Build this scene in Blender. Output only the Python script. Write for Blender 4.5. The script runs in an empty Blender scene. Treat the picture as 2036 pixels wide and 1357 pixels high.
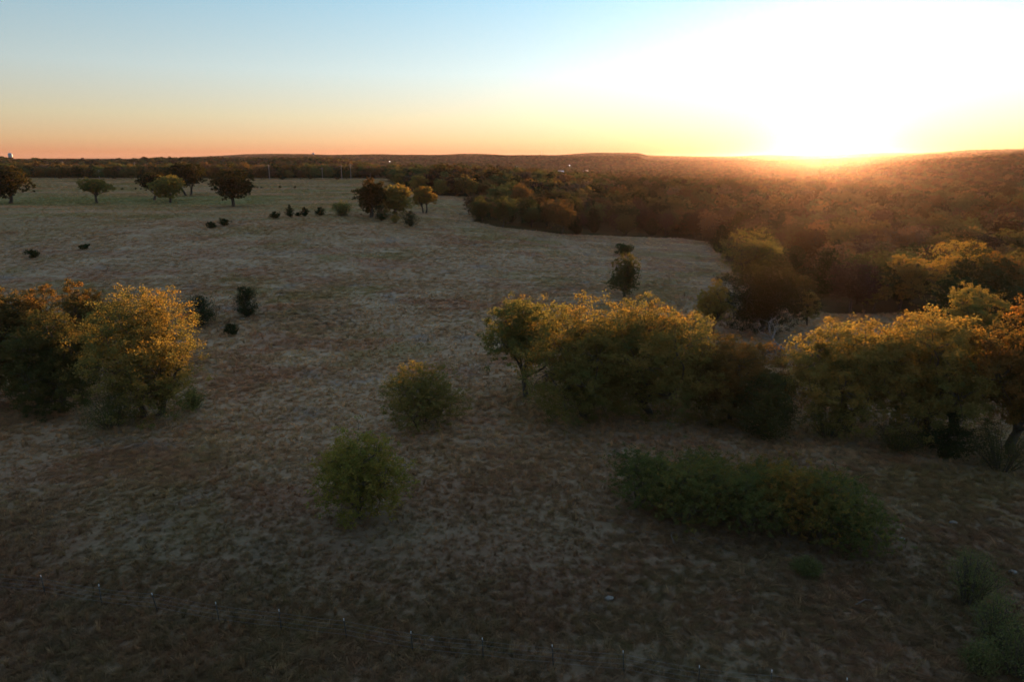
import bpy, math, random
import numpy as np
from mathutils import Vector

R = math.radians
sc = bpy.context.scene
COL = sc.collection
rng = np.random.default_rng(11)

# ------------------------------------------------------------------ camera, sky, sun, exposure
CAM_H = 26.0
PITCH = R(14.88)
FPX = 1357.0                      # focal length in pixels of the 2036 px wide photograph (24 mm equivalent)
cam_data = bpy.data.cameras.new('camera')
cam = bpy.data.objects.new('camera', cam_data); COL.objects.link(cam); sc.camera = cam
cam_data.sensor_width = 36.0; cam_data.lens = 24.0
cam_data.clip_start = 0.5; cam_data.clip_end = 30000.0
cam.location = (0, 0, CAM_H); cam.rotation_euler = (math.pi/2 - PITCH, 0, 0)

SUN_AZ, SUN_EL = R(24.2), R(1.15)
SUN_DIR = Vector((math.sin(SUN_AZ)*math.cos(SUN_EL), math.cos(SUN_AZ)*math.cos(SUN_EL), math.sin(SUN_EL)))
sun_data = bpy.data.lights.new('sun', 'SUN'); sun = bpy.data.objects.new('sun', sun_data); COL.objects.link(sun)
sun_data.energy = 4.0; sun_data.angle = R(0.6); sun_data.color = (1.0, 0.47, 0.17)
sun.rotation_euler = SUN_DIR.to_track_quat('Z', 'Y').to_euler()

world = bpy.data.worlds.new('World'); sc.world = world; world.use_nodes = True
SKY_GAIN = 0.385
NISHITA_STRENGTH = 0.012
AUREOLE = 0.5
def build_sky():
    nt = world.node_tree; N = nt.nodes; L = nt.links; N.clear()
    out = N.new('ShaderNodeOutputWorld')
    def math_(op, a, b=None, clamp=False):
        n = N.new('ShaderNodeMath'); n.operation = op; n.use_clamp = clamp
        for i, v in enumerate((a, b)):
            if v is None: continue
            if isinstance(v, (int, float)): n.inputs[i].default_value = v
            else: L.new(v, n.inputs[i])
        return n.outputs[0]
    tc = N.new('ShaderNodeTexCoord')
    nrm = N.new('ShaderNodeVectorMath'); nrm.operation = 'NORMALIZE'; L.new(tc.outputs['Generated'], nrm.inputs[0])
    sep = N.new('ShaderNodeSeparateXYZ'); L.new(nrm.outputs[0], sep.inputs[0])
    el = math_('DIVIDE', math_('ARCSINE', sep.outputs[2]), math.pi/2)          # 0 at the horizon, 1 overhead
    fac = math_('POWER', math_('MAXIMUM', el, 0.0), 0.5, True)
    ramp = N.new('ShaderNodeValToRGB'); L.new(fac, ramp.inputs[0]); cr = ramp.color_ramp
    stops = [(0.0, (.80, .35, .19)), (0.6, (.92, .42, .21)), (1.5, (.97, .63, .34)), (3.2, (.92, .80, .53)), (6.5, (.74, .86, .83)),
             (12.0, (.43, .70, .85)), (25.0, (.38, .58, .80)), (90.0, (.45, .58, .78))]
    while len(cr.elements) < len(stops): cr.elements.new(0.5)
    for e, (deg, c) in zip(cr.elements, stops):
        e.position = (deg/90.0)**0.5; e.color = (*c, 1)
    dot = N.new('ShaderNodeVectorMath'); dot.operation = 'DOT_PRODUCT'; L.new(nrm.outputs[0], dot.inputs[0]); dot.inputs[1].default_value = SUN_DIR
    th = math_('ARCCOSINE', math_('MINIMUM', dot.outputs['Value'], 0.999999))    # angle from the sun
    b = math_('ADD', math_('MULTIPLY', math_('EXPONENT', math_('DIVIDE', th, -R(40))), 0.98), 0.27)
    vm = N.new('ShaderNodeVectorMath'); vm.operation = 'SCALE'; L.new(ramp.outputs[0], vm.inputs[0]); L.new(b, vm.inputs['Scale'])
    a1 = math_('MULTIPLY', math_('EXPONENT', math_('DIVIDE', th, -R(5.0))), AUREOLE)
    a2 = math_('MULTIPLY', math_('EXPONENT', math_('DIVIDE', th, -R(1.5))), 5.0)
    g = N.new('ShaderNodeVectorMath'); g.operation = 'SCALE'; g.inputs[0].default_value = (1.0, .66, .22); L.new(math_('ADD', a1, a2), g.inputs['Scale'])
    add = N.new('ShaderNodeVectorMath'); add.operation = 'ADD'; L.new(vm.outputs[0], add.inputs[0]); L.new(g.outputs[0], add.inputs[1])
    bg1 = N.new('ShaderNodeBackground'); L.new(add.outputs[0], bg1.inputs[0]); bg1.inputs[1].default_value = SKY_GAIN
    sky = N.new('ShaderNodeTexSky'); sky.sky_type = 'NISHITA'; sky.sun_disc = False
    sky.sun_elevation = SUN_EL; sky.sun_rotation = SUN_AZ; sky.altitude = 200; sky.air_density = 1.0; sky.dust_density = 1.0; sky.ozone_density = 3.0
    bg2 = N.new('ShaderNodeBackground'); L.new(sky.outputs[0], bg2.inputs[0]); bg2.inputs[1].default_value = NISHITA_STRENGTH
    ad = N.new('ShaderNodeAddShader'); L.new(bg1.outputs[0], ad.inputs[0]); L.new(bg2.outputs[0], ad.inputs[1])
    L.new(ad.outputs[0], out.inputs[0])
build_sky()

vs = sc.view_settings
vs.view_transform = 'Standard'; vs.look = 'None'; vs.exposure = 1.85; vs.gamma = 1.0; vs.use_curve_mapping = False
sc.cycles.max_bounces = 7; sc.cycles.diffuse_bounces = 4; sc.cycles.transmission_bounces = 5; sc.cycles.sample_clamp_indirect = 4.0; sc.cycles.transparent_max_bounces = 6; sc.cycles.volume_bounces = 0
sc.cycles.use_denoising = True; sc.cycles.denoising_prefilter = 'FAST'; sc.cycles.use_adaptive_sampling = False
sc.cycles.caustics_reflective = False; sc.cycles.caustics_refractive = False

HAZE_DENSITY = 0.85e-5
HAZE_G = 0.90
HAZE_FINE = 1.6e-5

# ------------------------------------------------------------------ terrain
def S(a, b, t):
    u = np.clip((np.asarray(t, float)-a)/(b-a), 0, 1)
    return u*u*(3-2*u)

def _lattice(seed):
    return np.random.default_rng(seed).random((256, 256))
_LAT = [_lattice(s) for s in range(6)]
def vnoise(x, y, scale, k=0):
    x = np.asarray(x, float)/scale; y = np.asarray(y, float)/scale
    xi = np.floor(x).astype(int); yi = np.floor(y).astype(int)
    fx = x-xi; fy = y-yi; fx = fx*fx*(3-2*fx); fy = fy*fy*(3-2*fy)
    A = _LAT[k]
    a = A[xi % 256, yi % 256]; b = A[(xi+1) % 256, yi % 256]; c = A[xi % 256, (yi+1) % 256]; d = A[(xi+1) % 256, (yi+1) % 256]
    return (a*(1-fx)+b*fx)*(1-fy)+(c*(1-fx)+d*fx)*fy

def H(x, y):
    x = np.asarray(x, float); y = np.asarray(y, float)
    r = np.hypot(x, y); az = np.degrees(np.arctan2(x, y))
    front = S(-50, 60, y)
    plat = S(95, 240, y)*S(75, -60, x)*(10 + 2.8*S(240, 470, y))*(1-S(505, 800, y))
    ridge = 4.5*S(240, 460, y)*(1-S(490, 900, y))*S(-70, 30, x)*S(420, 120, x)
    low = -3.5*S(55, 190, x)*S(60, 140, y)
    valley = -5*S(650, 1000, r)*front
    hill_l = 23*np.exp(-((r-1200)/330.0)**2)*S(-6.5, -14, az)*front*(.85+.3*vnoise(az*30, r*.2, 90, 1))
    cen = (37+6*vnoise(az*60, r*.02, 110, 2))*S(2200, 3250, r)*S(10.9, 10.0, az)*S(-30, -17, az)*front
    cen2 = 22*S(2300, 3400, r)*S(10.0, 10.9, az)*front
    far = (17+17*vnoise(az*60, 0, 200, 3)+11*S(-4, 12, az))*S(4300, 6300, r)*front
    hill_r = (36*S(20.0, 38, az)+5*(vnoise(az*60, 0, 130, 4)-.5)*S(22, 28, az))*S(620, 1400, r)*front
    small = (vnoise(x, y, 23, 0)-.5)*.7 + (vnoise(x, y, 7, 1)-.5)*.22 + (vnoise(x, y, 2.6, 2)-.5)*.09
    return plat+ridge+low+valley+hill_l+cen+cen2+far+hill_r+small*np.clip(1-r/900, 0, 1)

RIGHT = np.array((1., 0, 0)); FWD = np.array((0, math.cos(PITCH), -math.sin(PITCH))); UP = np.array((0, math.sin(PITCH), math.cos(PITCH)))
def ray(px, py):
    return RIGHT*(px-1018)/FPX + UP*(678.5-py)/FPX + FWD
def hit(px, py, tmax=1500.0):
    """where the sight line through a photograph pixel meets the land: (x, y, z, depth)"""
    d = ray(px, py); t = np.arange(18, tmax, 0.5)
    P = np.array((0, 0, CAM_H))+t[:, None]*d
    below = P[:, 2] < H(P[:, 0], P[:, 1])
    i = int(np.argmax(below)) if below.any() else len(t)-1
    p = P[i]
    return p[0], p[1], float(H(p[0], p[1])), t[i]
def at_depth(px, y):
    """a point of the land seen in photograph column px at distance y ahead (column near the horizon)"""
    t = y/math.cos(PITCH); x = (px-1018)/FPX*t
    return x, y, float(H(x, y))

# ------------------------------------------------------------------ materials
def mat(name):
    m = bpy.data.materials.new(name); m.use_nodes = True; m.node_tree.nodes.clear()
    return m, m.node_tree.nodes, m.node_tree.links

def simple(name, col, rough=0.8, noise=0.25, scale=6.0, metal=0.0):
    m, N, L = mat(name)
    o = N.new('ShaderNodeOutputMaterial'); p = N.new('ShaderNodeBsdfPrincipled'); L.new(p.outputs[0], o.inputs[0])
    g = N.new('ShaderNodeTexCoord'); t = N.new('ShaderNodeTexNoise'); t.inputs['Scale'].default_value = scale; t.inputs['Detail'].default_value = 5
    L.new(g.outputs['Object'], t.inputs['Vector'])
    r = N.new('ShaderNodeValToRGB'); L.new(t.outputs[0], r.inputs[0])
    r.color_ramp.elements[0].position = .3; r.color_ramp.elements[1].position = .7
    r.color_ramp.elements[0].color = (*[c*(1-noise) for c in col], 1); r.color_ramp.elements[1].color = (*[min(1, c*(1+noise)) for c in col], 1)
    L.new(r.outputs[0], p.inputs['Base Color']); p.inputs['Roughness'].default_value = rough; p.inputs['Metallic'].default_value = metal
    return m

def leafmat(name, stops, trans=0.45, vary=0.0):
    """leaves: tint along a ramp (each leaf and each bough carries its own value), part reflected and part let through"""
    m, N, L = mat(name)
    o = N.new('ShaderNodeOutputMaterial')
    at = N.new('ShaderNodeAttribute'); at.attribute_name = 'tint'
    src = at.outputs['Fac']
    oi = N.new('ShaderNodeObjectInfo')
    if vary:
        gt = N.new('ShaderNodeMath'); gt.operation = 'GREATER_THAN'; L.new(oi.outputs['Object Index'], gt.inputs[0]); gt.inputs[1].default_value = .5      # single trees carry their own hue number
        hx = N.new('ShaderNodeMath'); hx.operation = 'DIVIDE'; L.new(oi.outputs['Object Index'], hx.inputs[0]); hx.inputs[1].default_value = 100.
        pick_ = N.new('ShaderNodeMix'); L.new(gt.outputs[0], pick_.inputs[0]); L.new(oi.outputs['Random'], pick_.inputs[2]); L.new(hx.outputs[0], pick_.inputs[3])
        mr = N.new('ShaderNodeMath'); mr.operation = 'MULTIPLY_ADD'; L.new(pick_.outputs[0], mr.inputs[0]); mr.inputs[1].default_value = vary
        sc_ = N.new('ShaderNodeMath'); sc_.operation = 'MULTIPLY'; L.new(src, sc_.inputs[0]); sc_.inputs[1].default_value = 1-vary
        L.new(sc_.outputs[0], mr.inputs[2]); src = mr.outputs[0]
    r = N.new('ShaderNodeValToRGB'); L.new(src, r.inputs[0]); cr = r.color_ramp
    while len(cr.elements) < len(stops): cr.elements.new(.5)
    for e, (p, c) in zip(cr.elements, stops): e.position = p; e.color = (*c, 1)
    col = r.outputs[0]
    if vary:
        wn = N.new('ShaderNodeTexWhiteNoise'); wn.noise_dimensions = '1D'; ml = N.new('ShaderNodeMath'); ml.operation = 'MULTIPLY'; L.new(oi.outputs['Random'], ml.inputs[0]); ml.inputs[1].default_value = 913.7; L.new(ml.outputs[0], wn.inputs['W'])
        mr2 = N.new('ShaderNodeMapRange'); L.new(wn.outputs['Value'], mr2.inputs[0]); mr2.inputs[3].default_value = .5; mr2.inputs[4].default_value = 1.5
        hv = N.new('ShaderNodeHueSaturation'); L.new(col, hv.inputs['Color']); L.new(mr2.outputs[0], hv.inputs['Value']); col = hv.outputs[0]
    d = N.new('ShaderNodeBsdfDiffuse'); t = N.new('ShaderNodeBsdfTranslucent'); mx = N.new('ShaderNodeMixShader')
    hs = N.new('ShaderNodeHueSaturation'); L.new(col, hs.inputs['Color']); hs.inputs['Saturation'].default_value = 1.1; hs.inputs['Value'].default_value = 1.4
    L.new(col, d.inputs[0]); L.new(hs.outputs[0], t.inputs[0]); mx.inputs[0].default_value = trans
    L.new(d.outputs[0], mx.inputs[1]); L.new(t.outputs[0], mx.inputs[2]); L.new(mx.outputs[0], o.inputs[0])
    return m

GREEN = (.055, .070, .020); OLIVE = (.105, .100, .028); GOLD = (.31, .228, .070); RUST = (.17, .075, .028); BROWN = (.10, .060, .032); GREY = (.11, .09, .07)
M = {}
M['olive'] = leafmat('leaf_olive', [(0, (.11, .13, .045)), (.35, (.17, .172, .058)), (.7, (.23, .192, .062)), (1, (.29, .19, .060))])
M['gold'] = leafmat('leaf_gold', [(0, (.13, .145, .052)), (.35, (.215, .192, .064)), (.7, GOLD), (1, (.35, .215, .06))])
M['oakdark'] = leafmat('leaf_dark_oak', [(0, (.062, .078, .030)), (.6, (.10, .108, .040)), (1, (.17, .125, .044))], .38)
M['oakdeep'] = leafmat('leaf_deep_oak', [(0, (.030, .038, .016)), (.6, (.052, .052, .020)), (1, (.12, .075, .026))], .3)
M['rust'] = leafmat('leaf_rust', [(0, (.09, .09, .034)), (.4, (.16, .12, .044)), (.8, (.23, .135, .046)), (1, (.28, .14, .046))])
M['lime'] = leafmat('leaf_yellow_green', [(0, (.13, .16, .045)), (.5, (.20, .205, .055)), (1, (.30, .23, .06))], .5)
M['shrub'] = leafmat('leaf_shrub', [(0, (.09, .115, .04)), (.6, (.15, .16, .052)), (.9, (.21, .17, .05)), (1, (.30, .18, .05))], .45)
M['cedar'] = leafmat('leaf_cedar', [(0, (.032, .046, .020)), (.7, (.052, .068, .028)), (1, (.08, .082, .032))], .22)
M['forest'] = leafmat('leaf_wood', [(0, (.058, .084, .036)), (.25, (.088, .110, .044)), (.48, (.115, .112, .044)), (.63, (.185, .135, .050)), (.76, (.165, .102, .047)), (.88, (.13, .105, .076)), (1, (.060, .076, .034))], .25, .75)
M['weed'] = leafmat('leaf_weed', [(0, (.10, .125, .045)), (.6, (.16, .175, .065)), (1, (.25, .22, .10))], .4)
M['dryleaf'] = leafmat('leaf_bare_tree', [(0, (.075, .052, .04)), (1, (.12, .085, .06))], .3)
M['bark'] = simple('bark', (.085, .068, .052), .9, .4, 3)
M['stick'] = simple('weathered_stick', (.17, .15, .13), .9, .3, 4)
M['deadwood'] = simple('dead_wood', (.30, .27, .24), .85, .3, 4)
M['steel'] = simple('post_steel', (.03, .033, .03), .6, .3, 8)
M['white'] = simple('white_paint', (.60, .61, .62), .5, .08, 5)
M['wire'] = simple('wire', (.22, .22, .22), .45, .15, 8, .6)
M['stone'] = simple('limestone', (.20, .185, .165), .9, .2, 5)
M['polewood'] = simple('pole_wood', (.30, .25, .20), .9, .2, 5)
M['bluetank'] = simple('tank_paint', (.30, .42, .52), .5, .08, .3)
M['tinroof'] = simple('tin_roof', (.62, .66, .68), .35, .1, .6, .3)
M['redpaint'] = simple('red_paint', (.45, .07, .05), .6, .15, 1)
M['greywall'] = simple('grey_wall', (.38, .39, .38), .8, .12, .5)
M['cream'] = simple('cream_wall', (.62, .56, .46), .8, .1, .5)
M['shingle'] = simple('brown_shingle', (.16, .10, .08), .9, .2, 1)
M['dark'] = simple('dark_glass', (.02, .022, .025), .15, .1, 2)
M['tyre'] = simple('tyre_rubber', (.02, .02, .02), .9, .1, 3)
def lamp_mat():
    m, N, L = mat('lit_lamp'); o = N.new('ShaderNodeOutputMaterial'); e = N.new('ShaderNodeEmission')
    e.inputs[0].default_value = (1, .95, .85, 1); e.inputs[1].default_value = 2.5; L.new(e.outputs[0], o.inputs[0]); return m
M['lamp'] = lamp_mat()

def meadow_group():
    """colour of the meadow at a place: taupe dry grass with green, russet, straw and bare patches"""
    g = bpy.data.node_groups.new('meadow_colour', 'ShaderNodeTree')
    g.interface.new_socket('Color', in_out='OUTPUT', socket_type='NodeSocketColor')
    g.interface.new_socket('Bare', in_out='OUTPUT', socket_type='NodeSocketFloat')
    N = g.nodes; L = g.links
    go = N.new('NodeGroupOutput'); pos = N.new('ShaderNodeNewGeometry').outputs['Position']
    def noise(scale, det=4, off=(0, 0, 0), stretch=(1, 1, 0), rough=.55):
        mp = N.new('ShaderNodeMapping'); L.new(pos, mp.inputs[0]); mp.inputs['Location'].default_value = off; mp.inputs['Scale'].default_value = stretch
        t = N.new('ShaderNodeTexNoise'); t.inputs['Scale'].default_value = scale; t.inputs['Detail'].default_value = det; t.inputs['Roughness'].default_value = rough
        L.new(mp.outputs[0], t.inputs['Vector']); return t.outputs[0]
    def rng_(v, a, b):
        m = N.new('ShaderNodeMapRange'); m.interpolation_type = 'SMOOTHSTEP'; L.new(v, m.inputs[0]); m.inputs[1].default_value = a; m.inputs[2].default_value = b; return m.outputs[0]
    def mix(f, a, b):
        m = N.new('ShaderNodeMix'); m.data_type = 'RGBA'; m.clamp_factor = True
        if isinstance(f, float): m.inputs[0].default_value = f
        else: L.new(f, m.inputs[0])
        for s, v in ((m.inputs[6], a), (m.inputs[7], b)):
            if isinstance(v, tuple): s.default_value = (*v, 1)
            else: L.new(v, s)
        return m.outputs[2]
    def mul(a, b):
        m = N.new('ShaderNodeMath'); m.operation = 'MULTIPLY'
        for s, v in zip(m.inputs, (a, b)):
            if isinstance(v, float): s.default_value = v
            else: L.new(v, s)
        return m.outputs[0]
    c = mix(rng_(noise(.9, 6, rough=.7), .35, .65), (.29, .198, .122), (.39, .28, .18))
    c = mix(mul(rng_(noise(.028, 5, (31, 7, 0)), .50, .60), .8), c, (.25, .195, .095))       # greener sweeps
    c = mix(mul(rng_(noise(.055, 5, (7, 91, 0), (1, 1.6, 0)), .51, .61), .7), c, (.32, .19, .125))  # russet bluestem
    c = mix(mul(rng_(noise(.07, 5, (63, 11, 0), (1, 2.2, 0)), .54, .64), .75), c, (.42, .325, .22))   # pale straw
    bare = rng_(noise(.11, 6, (11, 43, 0), rough=.65), .56, .68)
    c = mix(mul(bare, .8), c, (.25, .205, .17))                                                 # bare soil
    c = mix(mul(rng_(noise(2.4, 5, (3, 3, 0), rough=.75), .5, .72), .22), c, (.07, .055, .04))      # gaps between tufts
    sp = N.new('ShaderNodeSeparateXYZ'); L.new(pos, sp.inputs[0])
    up = mul(rng_(sp.outputs[1], 150., 250.), rng_(sp.outputs[0], 10., -60.))                    # the upper field: grazed, greener, straw streaks
    f = mix(rng_(noise(.03, 6, (5, 17, 0), (.6, 2.2, 0), .65), .40, .62), (.25, .20, .085), (.40, .245, .14))
    f = mix(mul(rng_(noise(.05, 5, (41, 2, 0), (.5, 2.6, 0), .65), .52, .64), .8), f, (.29, .205, .13))
    gs_ = mul(mul(rng_(sp.outputs[1], 244., 262.), rng_(sp.outputs[1], 318., 292.)), rng_(sp.outputs[0], -70., -110.))
    f = mix(mul(gs_, .75), f, (.165, .19, .07))                                                      # greener strip under the oaks
    c = mix(mul(up, .8), c, f)
    nearf = rng_(sp.outputs[1], 66., 36.)                                                        # weedy russet-green growth towards the fence, darkened to paint in shadow and vignette
    k = mix(rng_(noise(.12, 6, (77, 5, 0), rough=.7), .38, .62), (.088, .074, .042), (.135, .082, .054))
    k = mix(rng_(noise(1.3, 5, (9, 8, 0), rough=.75), .42, .68), k, (.185, .138, .092))
    c = mix(mul(nearf, .85), c, k)
    dv = N.new('ShaderNodeVectorMath'); dv.operation = 'DISTANCE'; L.new(pos, dv.inputs[0]); TRACK_C.append(dv.inputs[1])        # wheel tracks turning in arcs
    wob = N.new('ShaderNodeMath'); wob.operation = 'MULTIPLY_ADD'; L.new(noise(.25, 3), wob.inputs[0]); wob.inputs[1].default_value = 3.0; L.new(dv.outputs['Value'], wob.inputs[2])
    sn = N.new('ShaderNodeMath'); sn.operation = 'SINE'; mm = mul(wob.outputs[0], 3.3); L.new(mm, sn.inputs[0])
    band = mul(mul(rng_(dv.outputs['Value'], 6., 7.5), rng_(dv.outputs['Value'], 15., 12.5)), rng_(sp.outputs[1], 103., 108.))
    c = mix(mul(mul(band, rng_(sn.outputs[0], .25, .9)), .55), c, (.09, .066, .045))
    L.new(c, go.inputs[0]); L.new(bare, go.inputs[1])
    return g
TRACK_C = []
MEADOW = meadow_group()
TRACK_C[0].default_value = hit(548, 660)[:3]; print('TRACK', hit(548, 660))

def ground_mat():
    m, N, L = mat('meadow_ground')
    o = N.new('ShaderNodeOutputMaterial'); p = N.new('ShaderNodeBsdfPrincipled'); L.new(p.outputs[0], o.inputs[0])
    p.inputs['Roughness'].default_value = 1.0; p.inputs['Specular IOR Level'].default_value = 0.0
    g = N.new('ShaderNodeGroup'); g.node_tree = MEADOW
    a = N.new('ShaderNodeAttribute'); a.attribute_name = 'wood'
    pos = N.new('ShaderNodeNewGeometry')
    t = N.new('ShaderNodeTexNoise'); L.new(pos.outputs['Position'], t.inputs['Vector']); t.inputs['Scale'].default_value = .035; t.inputs['Detail'].default_value = 8; t.inputs['Roughness'].default_value = .75
    r = N.new('ShaderNodeValToRGB'); L.new(t.outputs[0], r.inputs[0])
    r.color_ramp.elements[0].position = .35; r.color_ramp.elements[0].color = (.045, .045, .020, 1)
    r.color_ramp.elements[1].position = .68; r.color_ramp.elements[1].color = (.115, .075, .034, 1)
    mx = N.new('ShaderNodeMix'); mx.data_type = 'RGBA'; L.new(a.outputs['Fac'], mx.inputs[0]); L.new(g.outputs[0], mx.inputs[6]); L.new(r.outputs[0], mx.inputs[7])
    L.new(mx.outputs[2], p.inputs['Base Color'])
    n2 = N.new('ShaderNodeTexNoise'); L.new(pos.outputs['Position'], n2.inputs['Vector']); n2.inputs['Scale'].default_value = 4.5; n2.inputs['Detail'].default_value = 8; n2.inputs['Roughness'].default_value = .7
    b = N.new('ShaderNodeBump'); b.inputs['Strength'].default_value = .6; b.inputs['Distance'].default_value = .12
    L.new(n2.outputs[0], b.inputs['Height']); L.new(b.outputs[0], p.inputs['Normal'])
    return m
M['ground'] = ground_mat()

def grass_mat():
    m, N, L = mat('meadow_grass')
    o = N.new('ShaderNodeOutputMaterial'); g = N.new('ShaderNodeGroup'); g.node_tree = MEADOW
    oi = N.new('ShaderNodeObjectInfo')
    rp = N.new('ShaderNodeValToRGB'); L.new(oi.outputs['Random'], rp.inputs[0]); cr = rp.color_ramp; cr.interpolation = 'CONSTANT'      # straw, russet, green and grey-brown tufts
    st = [(0, (1.15, 1.08, .98)), (.22, (1.5, 1.35, 1.16)), (.45, (1.35, 1.36, 1.05)), (.60, (1.6, 1.30, 1.10)), (.72, (1.85, 1.65, 1.38)), (.86, (.95, .94, .82)), (.95, (2.2, 1.98, 1.65))]
    while len(cr.elements) < len(st): cr.elements.new(.5)
    for e, (p_, c_) in zip(cr.elements, st): e.position = p_; e.color = (*c_, 1)
    hs = N.new('ShaderNodeMix'); hs.data_type = 'RGBA'; hs.blend_type = 'MULTIPLY'; hs.inputs[0].default_value = 1.0; hs.clamp_result = False
    L.new(g.outputs[0], hs.inputs[6]); L.new(rp.outputs[0], hs.inputs[7])
    d = N.new('ShaderNodeBsdfDiffuse'); t = N.new('ShaderNodeBsdfTranslucent'); mx = N.new('ShaderNodeMixShader'); mx.inputs[0].default_value = .42
    L.new(hs.outputs[2], d.inputs[0]); L.new(hs.outputs[2], t.inputs[0]); L.new(d.outputs[0], mx.inputs[1]); L.new(t.outputs[0], mx.inputs[2]); L.new(mx.outputs[0], o.inputs[0])
    return m
M['grass'] = grass_mat()

# ------------------------------------------------------------------ mesh helpers
def mesh_np(name, V, F, material=None, tint=None, smooth=False):
    """V (n,3), F (m,k) faces of one size k"""
    me = bpy.data.meshes.new(name); V = np.asarray(V, np.float32); F = np.asarray(F, np.int32)
    k = F.shape[1]
    me.vertices.add(len(V)); me.vertices.foreach_set('co', V.ravel())
    me.loops.add(F.size); me.loops.foreach_set('vertex_index', F.ravel())
    me.polygons.add(len(F)); me.polygons.foreach_set('loop_start', np.arange(0, F.size, k, dtype=np.int32)); me.polygons.foreach_set('loop_total', np.full(len(F), k, np.int32))
    if smooth: me.polygons.foreach_set('use_smooth', np.ones(len(F), bool))
    if tint is not None:
        a = me.attributes.new('tint', 'FLOAT', 'POINT'); a.data.foreach_set('value', np.asarray(tint, np.float32))
    me.update(calc_edges=True)
    if material: me.materials.append(material)
    return me

class Tubes:
    """tapered tubes along polylines, gathered into one mesh"""
    def __init__(s): s.V = []; s.F = []; s.n = 0
    def add(s, pts, rad, sides=6):
        pts = np.asarray(pts, float); n = len(pts); rad = np.broadcast_to(rad, (n,))
        t = np.gradient(pts, axis=0); t /= np.linalg.norm(t, axis=1)[:, None]+1e-9
        ref = np.array((.31, .95, .05)) if abs(t[0, 2]) > .6 else np.array((.05, .1, 1.))
        u = np.cross(t, ref); u /= np.linalg.norm(u, axis=1)[:, None]+1e-9; v = np.cross(t, u)
        a = np.linspace(0, 2*np.pi, sides, endpoint=False)
        ring = pts[:, None]+rad[:, None, None]*(np.cos(a)[None, :, None]*u[:, None]+np.sin(a)[None, :, None]*v[:, None])
        s.V.append(ring.reshape(-1, 3))
        i = np.arange(n-1)[:, None]*sides; j = np.arange(sides)[None]
        f = np.stack([i+j, i+(j+1) % sides, i+sides+(j+1) % sides, i+sides+j], -1).reshape(-1, 4)+s.n
        s.F.append(f)
        for e in (0, (n-1)*sides) if sides % 2 == 0 else ():      # closed ends
            idx = s.n+e+np.arange(sides)
            s.F.append(np.array([[idx[0], idx[q], idx[q+1], idx[min(q+2, sides-1)]] for q in range(1, sides-2, 2)]))
        s.n += n*sides
    def mesh(s, name, material):
        return mesh_np(name, np.vstack(s.V), np.vstack(s.F), material, smooth=True)

def box(V, F, c, d, rz=0.0):
    """a box of size d centred at c appended to lists"""
    b = len(V); x, y, z = d[0]/2, d[1]/2, d[2]/2; ca, sa = math.cos(rz), math.sin(rz)
    for sx, sy, sz in ((-1,-1,-1),(1,-1,-1),(1,1,-1),(-1,1,-1),(-1,-1,1),(1,-1,1),(1,1,1),(-1,1,1)):
        px, py = sx*x, sy*y; V.append((c[0]+px*ca-py*sa, c[1]+px*sa+py*ca, c[2]+sz*z))
    for f in ((0,3,2,1),(4,5,6,7),(0,1,5,4),(1,2,6,5),(2,3,7,6),(3,0,4,7)): F.append(tuple(b+i for i in f))

def link(name, me, parent=None, loc=None):
    o = bpy.data.objects.new(name, me); COL.objects.link(o)
    if parent is not None: o.parent = parent
    if loc is not None: o.location = loc
    return o
def empty(name, loc, rz=0.0):
    o = bpy.data.objects.new(name, None); COL.objects.link(o); o.location = loc; o.rotation_euler = (0, 0, rz); o.empty_display_size = .2
    return o
def tag(o, label, cat, group=None):
    o['label'] = label; o['category'] = cat
    if group: o['group'] = group
    return o
def part_box(name, boxes, material, parent):
    V, F = [], []
    for b in boxes: box(V, F, *b)
    return link(name, mesh_np(name, V, F, M[material]), parent)

def leaves(C, size, tint, g, up=0.35, aspect=.62, out=None, align=0.0):
    """one rhombic leaf at each point of C"""
    n = len(C); size = np.broadcast_to(size, (n,))
    nv = g.normal(size=(n, 3)); nv[:, 2] += up*2
    if out is not None: nv += out*align
    nv /= np.linalg.norm(nv, axis=1)[:, None]
    u = np.cross(nv, g.normal(size=(n, 3))); u /= np.linalg.norm(u, axis=1)[:, None]; v = np.cross(nv, u)
    s = size[:, None]*g.uniform(.7, 1.3, (n, 1))
    bend = nv*s*g.uniform(-.25, .25, (n, 1))
    V = np.stack([C-u*s*.5, C+v*s*.5*aspect+bend, C+u*s*.5, C-v*s*.5*aspect+bend], 1).reshape(-1, 3)
    F = np.arange(4*n).reshape(n, 4)
    return V, F, np.repeat(np.clip(tint, 0, 1), 4)

def sphere_pts(n, g):
    d = g.normal(size=(n, 3)); return d/np.linalg.norm(d, axis=1)[:, None]

def bend_line(a, b, g, n=5, sag=.12, lift=0.0):
    a = np.asarray(a, float); b = np.asarray(b, float); t = np.linspace(0, 1, n)[:, None]
    L_ = np.linalg.norm(b-a); k = g.normal(size=3)*sag*L_; k[2] += lift*L_
    return a+(b-a)*t+k*(4*t*(1-t))+g.normal(size=(n, 3))*.02*L_*(t*(1-t)*4)

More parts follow.
